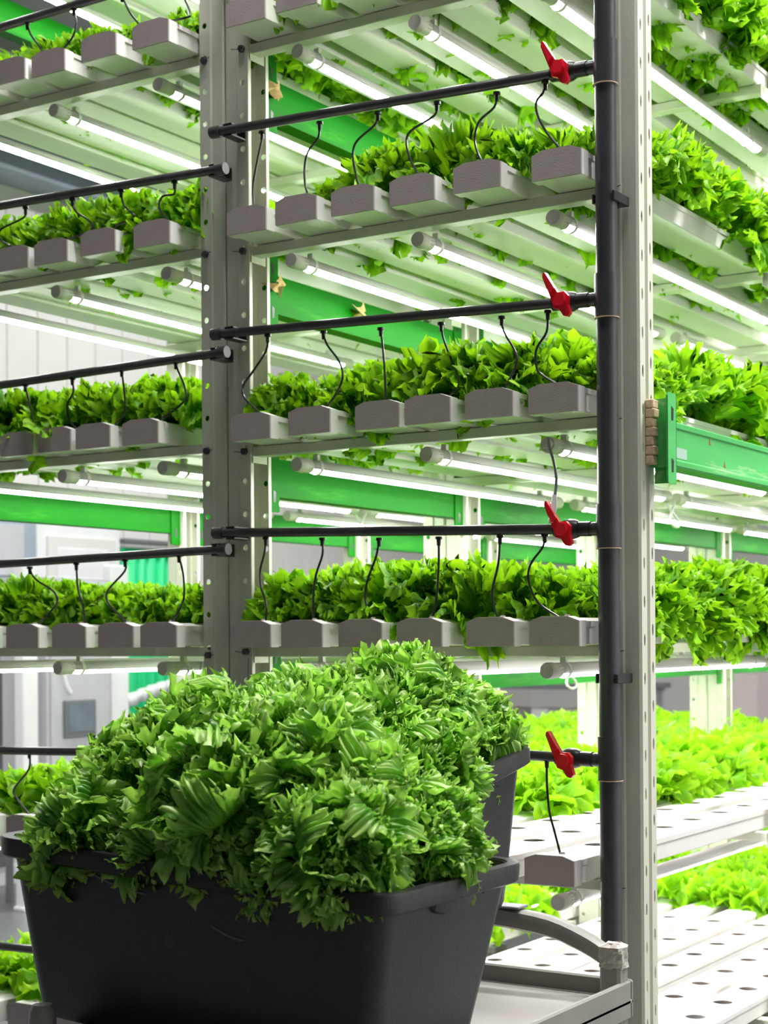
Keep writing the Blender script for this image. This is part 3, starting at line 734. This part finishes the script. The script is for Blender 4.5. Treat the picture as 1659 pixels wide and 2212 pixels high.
# ------------------------------------------------------------------ lettuce
def leaf(L, spread, nr, na, ruf, tooth, curl, rs, waves=10, cup=0.0, stem=0.30, flat=0.5):
    """one fan-shaped frilled leaf: base at origin, returned as (across, along, normal) with uv. The blade is smooth, its margin crumpled, lobed and toothed."""
    ph = rs.uniform(0, 6.28, 8)
    a = np.linspace(-1, 1, na)
    t = 1 - (1 - np.linspace(0.0, 1.0, nr)) ** 1.35
    t[-1] = 1.0
    A, T = np.meshgrid(a, t)
    e = np.clip((T - flat) / (1 - flat), 0, 1)
    wv = A * waves + 0.35 * np.sin(A * 6 + ph[0]) + ph[3]
    fr1 = np.abs((wv % 1.0) - 0.5) * 2                       # sharp small teeth
    lo = np.abs(((A * waves * 0.28 + 0.25 * np.sin(A * 5 + ph[1]) + ph[2]) % 1.0) - 0.5) * 2   # lobes
    out = 1 - 0.20 * np.abs(A) ** 2.6 + 1.3 * tooth * (1 - np.abs(2 * lo - 1) ** 1.0 - 0.6) * e ** 0.8 - 1.5 * tooth * np.clip(1 - lo * 4, 0, 1) * e + tooth * (fr1 ** 1.6 - 0.4) * e ** 2
    R = L * out * T
    phi = A * spread * (stem + (1 - stem) * T ** 0.7)
    s = R * np.sin(phi); u = R * np.cos(phi)
    D = []
    for c in range(3):
        d = 0
        for (wl, am) in (((0.34, 1.0), (0.25, 1.0), (0.19, 0.8), (0.14, 0.5)) if na < 100 else ((0.30, 0.8), (0.21, 1.0), (0.155, 0.9), (0.115, 0.6))):
            g = rs.uniform(0, 6.28); k = 2 * PI / (wl * L * rs.uniform(0.85, 1.2))
            g2 = rs.uniform(0, 6.28)
            d = d + am * np.sin(k * (s * math.cos(g) + u * math.sin(g)) + rs.uniform(0, 6.28)) * (0.6 + 0.4 * np.sin(k * 0.5 * (s * math.cos(g2) + u * math.sin(g2))))
        D.append(d)
    env = ruf * L * e ** 1.2
    bigw = np.sin(A * 4.6 + ph[1]) + 0.5 * np.sin(A * 9.1 + ph[7])
    nrm = env * D[0] + 0.7 * ruf * L * T ** 2 * bigw + cup * s * s / L + 0.008 * L * np.sin(A * 24) * T * (1 - e)
    s = s + env * 0.7 * D[1]; u = u + env * 0.7 * D[2]
    th = curl * (np.clip(u, 0, None) / L) ** 1.4 + 1.1 * e * e * np.sign(curl + 0.01) * (0.5 + 0.6 * np.sin(A * 7 + ph[6]))
    al = u * np.cos(th * 0.55) + nrm * np.sin(th) * 0.7
    no = nrm * np.cos(th * 0.8) - u * np.sin(th * 0.55) * 0.8
    V = np.stack([s.ravel(), al.ravel(), no.ravel()], 1)
    idx = np.arange(nr * na).reshape(nr, na)
    F = np.stack([idx[:-1, :-1].ravel(), idx[:-1, 1:].ravel(), idx[1:, 1:].ravel(), idx[1:, :-1].ravel()], 1)
    UV = np.stack([A.ravel(), T.ravel()], 1)
    return V, F, UV


def place_leaf(V, az, th, r0, z0, roll=0.0):
    """stand the leaf: along = radial*sin(th)+z*cos(th); normal faces the head's axis."""
    ca, sa = math.cos(az), math.sin(az)
    rad = np.array([ca, sa, 0]); tan = np.array([-sa, ca, 0]); up = np.array([0, 0, 1.0])
    al = rad * math.sin(th) + up * math.cos(th); no = -rad * math.cos(th) + up * math.sin(th)
    if roll:
        tan, no = tan * math.cos(roll) + no * math.sin(roll), no * math.cos(roll) - tan * math.sin(roll)
    return V[:, :1] * tan + V[:, 1:2] * al + V[:, 2:3] * no + rad * r0 + up * z0


def to_mesh(name, parts, m):
    vo = 0; VV = []; FF = []; UU = []
    for V, F, UV in parts:
        VV.append(V); FF.append(F + vo); UU.append(UV); vo += len(V)
    V = np.concatenate(VV); F = np.concatenate(FF); U = np.concatenate(UU)
    me = bpy.data.meshes.new(name)
    me.vertices.add(len(V)); me.vertices.foreach_set('co', V.astype(np.float32).ravel())
    me.loops.add(F.size); me.loops.foreach_set('vertex_index', F.astype(np.int32).ravel())
    me.polygons.add(len(F)); me.polygons.foreach_set('loop_start', np.arange(0, F.size, 4, dtype=np.int32))
    me.update(calc_edges=True)
    me.polygons.foreach_set('use_smooth', np.ones(len(F), dtype=bool))
    uv = me.uv_layers.new(name='UVMap'); uv.data.foreach_set('uv', U[F.ravel()].astype(np.float32).ravel())
    me.materials.append(m)
    return me


def head_parts(seed, n, L, nr, na, ruf=0.10, tooth=0.16, th0=0.1, th1=1.35, spread=1.0, curl=0.6, waves=13, jit=0.15, flat=0.5):
    rs = np.random.RandomState(seed); parts = []
    for i in range(n):
        f = (i + 0.5) / n
        l = L * (0.70 + 0.30 * min(1, f * 1.6)) * rs.uniform(0.85, 1.12)
        V, F, UV = leaf(l, spread * rs.uniform(0.85, 1.1), nr, na, ruf * rs.uniform(0.8, 1.3), tooth, curl * (f * 1.4 - 0.25) + rs.normal(0, 0.15), rs, waves, cup=0.9 * (1 - f), flat=flat)
        th = th0 + (th1 - th0) * f ** 0.85 + rs.normal(0, jit * 0.5)
        V = place_leaf(V, i * 2.39996 + rs.normal(0, 0.15), th, 0.006 + 0.012 * f, 0.012 * (1 - f), rs.normal(0, jit))
        parts.append((V, F, UV))
    return parts


# shelf plants: six shapes; two more open young ones for the lower shelves
shelf_me = [to_mesh('lettuce_plant', head_parts(11 + k, 22, 0.142, 12, 101, 0.050, 0.085, 0.05, 1.26, 0.85, 0.15, 19, 0.22, 0.30), M_leafS) for k in range(5)]
young_me = [to_mesh('young_lettuce', head_parts(41 + k, 18, 0.118, 9, 61, 0.06, 0.09, 0.08, 1.25, 0.95, 0.7, 7, 0.2, 0.3), M_leafB) for k in range(3)]
low_parts = [head_parts(71 + k, 12, 0.142, 4, 19, 0.07, 0.2, 0.05, 1.08, 0.9, 0.35, 4, 0.2, 0.2) for k in range(3)]
lowy_parts = [head_parts(81 + k, 12, 0.118, 4, 17, 0.08, 0.2, 0.08, 1.25, 0.95, 0.7, 4, 0.2, 0.2) for k in range(2)]

fw = Vector((-math.sin(YAW), math.cos(YAW), 0)); rt = Vector((math.cos(YAW), math.sin(YAW), 0))
def seen(p):
    dd = Vector(p) - CAM; z = dd.dot(fw); x = 829.5 + FPX * dd.dot(rt) / z; y = 1378 - FPX * dd.z / z
    return -110 < x < 1770 and -150 < y < 2330
cand = []
rs = np.random.RandomState(5)
for zi in range(1, 7):
    for rk, (Z_, G_) in enumerate(((ZM, GX), (ZL, GL))):
        for g in range(6):
            for j in range(22):
                sec = j < 11
                y = (-0.098 + 0.20 + 0.167 * j) if sec else (1.90 + 0.20 + 0.167 * (j - 11))
                if y > 3.7: continue
                if rk == 0 and zi == 5:
                    st = [0.1, 0.1, 0.45, 0.90, 1.95, 2.05][g]
                    if y < st: continue
                if rk == 0 and zi == 6 and y < 1.93: continue
                if rk == 1 and zi == 6 and y < 0.05: continue
                if sec and j == 10: continue
                x = G_[zi][g] + GW / 2; z = Z_[zi] + RH + 0.045
                s = rs.uniform(0.86, 1.12)
                if rk == 0 and g == 5 and j == 0: s *= 0.8; y += 0.05
                if zi == 2 and rk == 0 and g == 0: s *= 0.42 if j < 2 else 0.7
                if zi == 2 and rk == 0 and g == 1: s *= 0.75 if j < 1 else 0.9
                if zi == 3 and rk == 0 and g == 0: s *= 0.85
                if zi == 4: s *= 0.94
                if rk == 1 and zi == 4: s *= 0.82
                if rk == 1 and zi in (1,): s *= 0.8
                lean = (0.30 if j > 1 else 0.0) if (g == 5 and rk == 0 and zi < 5) else 0.0
                cand.append((((x, y, z)), s, zi, rk, g, j, rs.uniform(0, 6.28), rs.normal(0, 0.1), rs.normal(0, 0.1) + lean))
vis = sorted([c for c in cand if seen(c[0])], key=lambda c: (Vector(c[0]) - CAM).length)
single = vis[:295]; ids = set(id(c) for c in single)
for c in single:
    (p, s, zi, rk, g, j, rz, rx, ry) = c
    yg = zi >= 5
    me = young_me[int(rz * 7) % 3] if yg else shelf_me[int(rz * 7) % 5]
    o = bpy.data.objects.new('lettuce_plant', me); C.objects.link(o)
    o.location = p; o.rotation_euler = (rx, ry, rz); k_ = 1.0 if (g == 5 and j < 2) else 1.13
    o.scale = (s * k_, s * k_, s * (1.0 if zi != 4 else 1.05))
    tag(o, 'green frilly lettuce, %s back, %s channel from left, %s shelf, %s rack' % (ORD[j], ORD[g], TN[zi], ('right', 'left')[rk]), 'lettuce', 'lettuces on %s rack %s shelf' % (('right', 'left')[rk], TN[zi]))
rest = {}
for c in cand:
    if id(c) not in ids: rest.setdefault((c[2], c[3]), []).append(c)
for (zi, rk), cs in rest.items():
    parts = []
    for (p, s, _, _, g, j, rz, rx, ry) in cs:
        src = lowy_parts[j % 2] if zi >= 5 else low_parts[(j + g) % 3]
        ca, sa = math.cos(rz), math.sin(rz); R = np.array([[ca, sa, 0], [-sa, ca, 0], [0, 0, 1.0]]) * s
        for V, F, UV in src: parts.append((V @ R + np.array(p), F, UV))
    o = bpy.data.objects.new('lettuce_bed', to_mesh('lettuce_bed', parts, M_leafB if zi >= 5 else M_leafS)); C.objects.link(o)
    tag(o, 'mass of lettuces further back on %s shelf of the %s rack' % (TN[zi], ('right', 'left')[rk]), 'lettuce', None, 'stuff')

# ------------------------------------------------------------------ service cart
cart = empty('service_cart', (0, 0, 0))
TX0, TX1, TY0, TY1 = 0.405, 0.985, -1.125, -0.265
def tray(z, name):
    q = MB(); q.cbox(TX0, TX1, TY0, TY1, z - 0.012, z, 0.004); t = q.build(name, M_tray, cart)
    for (a, b_, c_, d_) in ((TX0, TX1, TY0, TY0 + 0.010), (TX0, TX1, TY1 - 0.010, TY1), (TX0, TX0 + 0.010, TY0 + 0.010, TY1 - 0.010), (TX1 - 0.010, TX1, TY0 + 0.010, TY1 - 0.010)):
        q = MB(); q.cbox(a, b_, c_, d_, z - 0.035, z + 0.030, 0.003); q.build('tray_rim', M_cart, t)
    return t
tray(0.640, 'top_tray'); tray(0.22, 'lower_tray')
for (x, y) in ((0.434, -1.100), (0.962, -1.100), (0.434, -0.295), (0.962, -0.295)):
    q = MB(); q.cbox(x - 0.019, x + 0.019, y - 0.019, y + 0.019, 0.11, 0.715 if (x, y) == (0.962, -0.295) else 0.60, 0.005)
    q.tube([(x, y, 0.595), (x, y, 0.70), (x, y, 0.718), (x, y, 0.726)], [0.020, 0.020, 0.0185, 0.014], 16)
    q.build('corner_post', M_cart, cart, smooth=True)
    q = MB(); q.box(x - 0.012, x + 0.012, y - 0.010, y + 0.010, 0.07, 0.11); q.tube([(x - 0.014, y, 0.045), (x + 0.014, y, 0.045)], 0.045, 20); q.build('caster', M_black, cart)
# arched rear handle with a grip plate
def arch(y):
    P = [(0.962, 0.700), (0.945, 0.713), (0.908, 0.731), (0.846, 0.751), (0.761, 0.760), (0.698, 0.762), (0.635, 0.760), (0.550, 0.751), (0.488, 0.731), (0.451, 0.713), (0.434, 0.700)]
    P = smooth_path([(a, y, c) for a, c in P], 3)
    q = MB(); vs = []; n = 10; prof = [(0.017 * (abs(math.cos(2 * PI * k / n)) ** 0.6) * (1 if math.cos(2 * PI * k / n) > 0 else -1), 0.018 * (abs(math.sin(2 * PI * k / n)) ** 0.6) * (1 if math.sin(2 * PI * k / n) > 0 else -1)) for k in range(n)]
    for p in P:
        for (dy, dz) in prof: vs.append((p.x, p.y + dy, p.z + dz))
    fs = []
    for i in range(len(P) - 1):
        for k in range(n): fs.append((i * n + k, i * n + (k + 1) % n, (i + 1) * n + (k + 1) % n, (i + 1) * n + k))
    q.add(vs, fs); h = q.build('handle', M_cart, cart, smooth=True)
    q = MB(); q.cbox(0.60, 0.792, y - 0.019, y + 0.019, 0.7775, 0.782, 0.0015); q.build('grip_plate', M_dgrey, h)
arch(-0.295)
# dried foam lump round the rear right post top
q = MB(); n, m_ = 22, 9; vs = []; fs = []
for j in range(m_):
    t = j / (m_ - 1); zz = 0.694 + 0.040 * t
    for k in range(n):
        a = 2 * PI * k / n; sq = 1 / max(abs(math.cos(a)), abs(math.sin(a))) ** 0.55
        nn = noise.noise(Vector((math.cos(a) * 2.4, math.sin(a) * 2.4, zz * 70)))
        rr = (0.0225 + 0.0045 * nn) * sq * (0.55 if j == m_ - 1 else 1.0)
        vs.append((0.962 + rr * math.cos(a), -0.295 + rr * math.sin(a), zz + (0.006 * noise.noise(Vector((a * 2, 3, 1))) if j in (0, m_ - 1) else 0)))
for j in range(m_ - 1):
    for k in range(n): fs.append((j * n + k, j * n + (k + 1) % n, (j + 1) * n + (k + 1) % n, (j + 1) * n + k))
fs.append(tuple(range((m_ - 1) * n, m_ * n))); q.add(vs, fs)
fo = q.build('foam_lump', M_tape, cart); fo['label'] = 'ragged pale foam around the post top'
tag(cart, 'grey plastic service cart with arched handle under the black crates', 'cart')

# ------------------------------------------------------------------ crates
CL, CW, CH, TAP = 0.705, 0.396, 0.272, 0.14
def rrect(w_, d_, r, n=6):
    P = []
    for (cx, cy, a0) in ((w_ / 2 - r, d_ / 2 - r, 0), (-w_ / 2 + r, d_ / 2 - r, 90), (-w_ / 2 + r, -d_ / 2 + r, 180), (w_ / 2 - r, -d_ / 2 + r, 270)):
        for k in range(n + 1):
            a = math.radians(a0 + 90 * k / n); P.append((cx + r * math.cos(a), cy + r * math.sin(a)))
    return P
def crate():
    root = empty('black_crate')
    def loft(rings, q, close_first=False, close_last=False):
        n = len(rings[0][0]); vs = []; fs = []
        for P, z in rings: vs += [(x, y, z) for x, y in P]
        for i in range(len(rings) - 1):
            for k in range(n): fs.append((i * n + k, i * n + (k + 1) % n, (i + 1) * n + (k + 1) % n, (i + 1) * n + k))
        if close_first: fs.append(tuple(range(n))[::-1])
        if close_last: fs.append(tuple(range((len(rings) - 1) * n, len(rings) * n)))
        q.add(vs, fs)
    W, D = CL - 0.030, CW - 0.030
    def sec(z, inset=0.0, r=0.036):
        k = 2 * TAP * (CH - z) * (1.0 if z > 0.02 else 1.03)
        return rrect(W - k - 2 * inset, D - k - 2 * inset, max(0.012, r - inset))
    q = MB(); loft([(sec(0.0, 0.014), 0.0), (sec(0.004, 0.004), 0.003), (sec(0.014), 0.014), (sec(0.12), 0.12), (sec(0.19), 0.19), (sec(CH - 0.02), CH - 0.02), (sec(CH), CH - 0.002), (sec(CH, 0.005), CH - 0.002), (sec(0.19, 0.005), 0.19), (sec(0.02, 0.005), 0.02), (sec(0.012, 0.02), 0.010)], q, True, True)
    q.build('tub', M_crate, root, smooth=True)
    q = MB(); loft([(rrect(W + 0.002, D + 0.002, 0.037), CH - 0.030), (rrect(CL - 0.010, CW - 0.010, 0.042), CH - 0.029), (rrect(CL - 0.002, CW - 0.002, 0.045), CH - 0.026), (rrect(CL, CW, 0.046), CH - 0.004), (rrect(CL - 0.004, CW - 0.004, 0.044), CH), (rrect(W - 0.004, D - 0.004, 0.034), CH), (rrect(W - 0.008, D - 0.008, 0.032), CH - 0.006)], q)
    q.build('rim', M_crate, root, smooth=True)
    for sgn in (1, -1):
        q = MB(); vs = []; fs = []; n = 12; xb = (W / 2 - 0.2 * 0.06)
        for i in range(n + 1):
            t = -1 + 2 * i / n; y = t * 0.062; dep = math.sqrt(max(0, 1 - t * t)) * 0.024 + 0.001; o_ = 0.014 * math.sqrt(max(0, 1 - t * t)) ** 0.5
            vs += [(sgn * (W / 2 - 0.003), y, CH - 0.028), (sgn * (xb + 0.006 + o_), y, CH - 0.028), (sgn * (xb + 0.004 + o_), y, CH - 0.028 - dep * 0.8), (sgn * (xb - 0.002), y, CH - 0.028 - dep)]
        for i in range(n):
            for k in range(3): fs.append((i * 4 + k, i * 4 + k + 1, (i + 1) * 4 + k + 1, (i + 1) * 4 + k))
        q.add(vs, fs); q.build('hand_grip', M_crate, root, smooth=True)
    tag(root, 'crate', 'crate'); return root
c1 = crate()
c1.location = (0.645, -0.885, 0.652 + 0.018); c1.rotation_euler = (0, math.radians(3.05), 0)
c1['label'] = 'front black plastic crate heaped with frilly lettuce heads'
# long pale scuffs on the front wall
for (x0_, z0_, x1_, z1_) in ((-0.165, 0.238, -0.058, 0.2195), (0.052, 0.193, 0.112, 0.178)):
    P = []; nn = 8
    for i in range(nn + 1):
        t = i / nn; x = x0_ + (x1_ - x0_) * t; z = z0_ + (z1_ - z0_) * t - 0.004 * math.sin(t * 3.1); y = -(CW - 0.03) / 2 + TAP * (CH - z) - 0.0002
        P.append((x, y, z))
    q = MB(); q.tube(P, [0.0006] + [0.0019] * (nn - 1) + [0.0008], 6)
    q.build('scuff', mat('scuff_mark', (0.14, 0.145, 0.15), 0.6), c1)
c2 = clone(c1, (0.502, -0.498, 0.768), 'rear black plastic crate of lettuce, tipped toward the front crate')
for ch in list(c2.children):
    if ch.name.startswith('scuff'): bpy.data.objects.remove(ch)
c2.rotation_euler = (math.radians(10.6), 0, 0)

# ------------------------------------------------------------------ harvested heads in the crates
core_me = [to_mesh('lettuce_core', head_parts(101 + k, 24, 0.106, 18, 121, 0.055, 0.10, 0.02, 1.40, 1.10, 0.9, 18, 0.3, 0.40), M_leafC) for k in range(4)]
leaf_me = []
for k in range(5):
    r_ = np.random.RandomState(200 + k)
    V, F, UV = leaf(0.124, 1.15, 20, 141, 0.045, 0.09, (-0.9, 0.7, -0.3, 1.1, 0.2)[k], r_, 18, cup=(0.9, -0.3, 0.6, 0.1, 0.4)[k], flat=0.62)
    leaf_me.append(to_mesh('lettuce_leaf', [(place_leaf(V, 0, 0, 0, 0), F, UV)], M_leafC))

BIG = None
def crate_head(p, tilt_dir, tilt, s, seed, label, nl=9):
    r_ = random.Random(seed)
    o = bpy.data.objects.new('lettuce', core_me[seed % 4]); C.objects.link(o)
    axis = Vector((-math.sin(tilt_dir), math.cos(tilt_dir), 0))
    M = Matrix.Translation(p) @ Matrix.Rotation(tilt, 4, axis) @ Matrix.Rotation(r_.uniform(0, 6.28), 4, 'Z') @ Matrix.Scale(s, 4)
    o.matrix_world = M
    for i in range(nl):
        l = bpy.data.objects.new('leaf', leaf_me[(seed + i) % 5]); C.objects.link(l); l.parent = o
        az = i * 2 * PI / nl + r_.uniform(-0.25, 0.25); th = r_.uniform(0.75, 1.7)
        l.matrix_local = Matrix.Rotation(az, 4, 'Z') @ Matrix.Translation((0.012, 0, 0.0)) @ Matrix.Rotation(th, 4, 'Y') @ Matrix.Rotation(r_.uniform(-0.3, 0.3), 4, 'Z')
    tag(o, label, 'lettuce', 'harvested heads')
    return o

H1 = [  # x, y, z, tilt direction (deg), tilt, scale, where
 (0.437, -0.995, 0.957, 215, 0.95, 0.90, 'at the left end of the front crate, hanging over its rim'),
 (0.375, -0.860, 0.955, 180, 0.75, 0.72, 'at the left back corner of the front crate'),
 (0.585, -1.005, 0.962, 255, 0.95, 0.76, 'front row of the front crate, second from left'),
 (0.476, -0.900, 1.045, 215, 0.50, 0.95, 'at the left of the front heap crest'),
 (0.695, -1.000, 1.015, 272, 0.95, 1.08, 'in the middle of the front row, dense and finely curled'),
 (0.568, -0.880, 1.085, 250, 0.35, 1.00, 'on the crest of the front heap, above the dense one'),
 (0.671, -0.820, 1.105, 275, 0.35, 0.98, 'highest on the crest of the front heap'),
 (0.900, -1.015, 0.962, 288, 1.00, 0.86, 'nearest the front right crate corner, leaves over the rim'),
 (0.775, -0.920, 1.065, 290, 0.60, 1.00, 'on the right slope of the front heap'),
 (0.945, -0.870, 0.972, 340, 0.85, 0.72, 'at the right end of the front crate'),
 (0.850, -0.900, 1.015, 310, 0.75, 0.85, 'between slope and right end of the front crate'),
 (0.580, -0.760, 1.050, 120, 0.25, 0.95, 'behind the crest, toward the rear crate at left'),
 (0.740, -0.780, 1.050, 60, 0.25, 0.90, 'behind the crest, toward the rear crate'),
 (0.470, -0.770, 1.005, 140, 0.45, 0.85, 'at the rear left of the front crate'),
 (0.800, -1.030, 0.945, 275, 1.15, 0.62, 'small, low under the front row near the corner'),
]
for i, h in enumerate(H1):
    crate_head(Vector(h[:3]), math.radians(h[3]), h[4], h[5], i, 'frilly lettuce head ' + h[6])
H2 = [
 (0.815, -0.655, 1.035, 300, 1.00, 0.80, 'spilling over the rear crate front rim at right'),
 (0.700, -0.615, 1.075, 275, 0.85, 1.00, 'in the middle of the rear crate front, with a glowing fan leaf'),
 (0.665, -0.490, 1.155, 265, 0.30, 0.80, 'at the very top of the rear heap'),
 (0.720, -0.530, 1.125, 295, 0.45, 0.85, 'on the rear heap just below its top'),
 (0.745, -0.420, 1.090, 350, 0.50, 0.84, 'at the right rear corner of the rear crate'),
 (0.552, -0.560, 1.105, 240, 0.45, 0.95, 'at the left of the rear heap'),
 (0.430, -0.540, 1.070, 200, 0.60, 0.95, 'rear crate, behind the front heap at left'),
 (0.310, -0.520, 1.040, 180, 0.80, 0.90, 'at the hidden left end of the rear crate'),
 (0.570, -0.430, 1.110, 90, 0.30, 0.90, 'at the back of the rear heap'),
]
for i, h in enumerate(H2):
    crate_head(Vector(h[:3]), math.radians(h[3]), h[4], h[5], 20 + i, 'frilly lettuce head ' + h[6])
# hidden lower heads that fill the crates
n_ = 0
for (x, y) in ((0.48, -0.95), (0.60, -0.95), (0.72, -0.95), (0.84, -0.95), (0.90, -0.84), (0.50, -0.83), (0.66, -0.82), (0.78, -0.83)):
    n_ += 1
    o = bpy.data.objects.new('lettuce', core_me[n_ % 4]); C.objects.link(o); o.location = (x, y, 0.925); o.rotation_euler = (0.3 * math.sin(n_), 0.3 * math.cos(n_), n_)
    tag(o, 'lower lettuce head buried in the front crate, %s from left' % ORD[n_ - 1], 'lettuce', 'harvested heads')
n_ = 0
for (x, y) in ((0.34, -0.55), (0.46, -0.56), (0.58, -0.56), (0.70, -0.58), (0.72, -0.45), (0.58, -0.44)):
    n_ += 1
    o = bpy.data.objects.new('lettuce', core_me[n_ % 4]); C.objects.link(o); o.location = (x, y, 1.00); o.rotation_euler = (0.3 * math.sin(n_), 0.3 * math.cos(n_), n_)
    tag(o, 'lower lettuce head buried in the rear crate, %s from left' % ORD[n_ - 1], 'lettuce', 'harvested heads')
# dead leaf scraps
for i, (p, r_) in enumerate((((-0.012, 0.10, 2.492), 0.035), ((-0.012, 0.10, 2.062), 0.03), ((-0.01, 0.43, 2.06), 0.03))):
    rsx = np.random.RandomState(300 + i)
    V, F, UV = leaf(0.05, 0.6, 6, 13, 0.2, 0.2, 1.0, rsx, 3)
    me = to_mesh('dead_leaf', [(place_leaf(V, 0.3, 2.9, 0, 0), F, UV)], M_dead)
    o = bpy.data.objects.new('dead_leaf', me); C.objects.link(o); o.location = p
    tag(o, 'shrivelled tan dead leaf hanging from green beam, %s' % ('below second shelf', 'below third shelf by the post', 'below third shelf further back')[i], 'leaf')
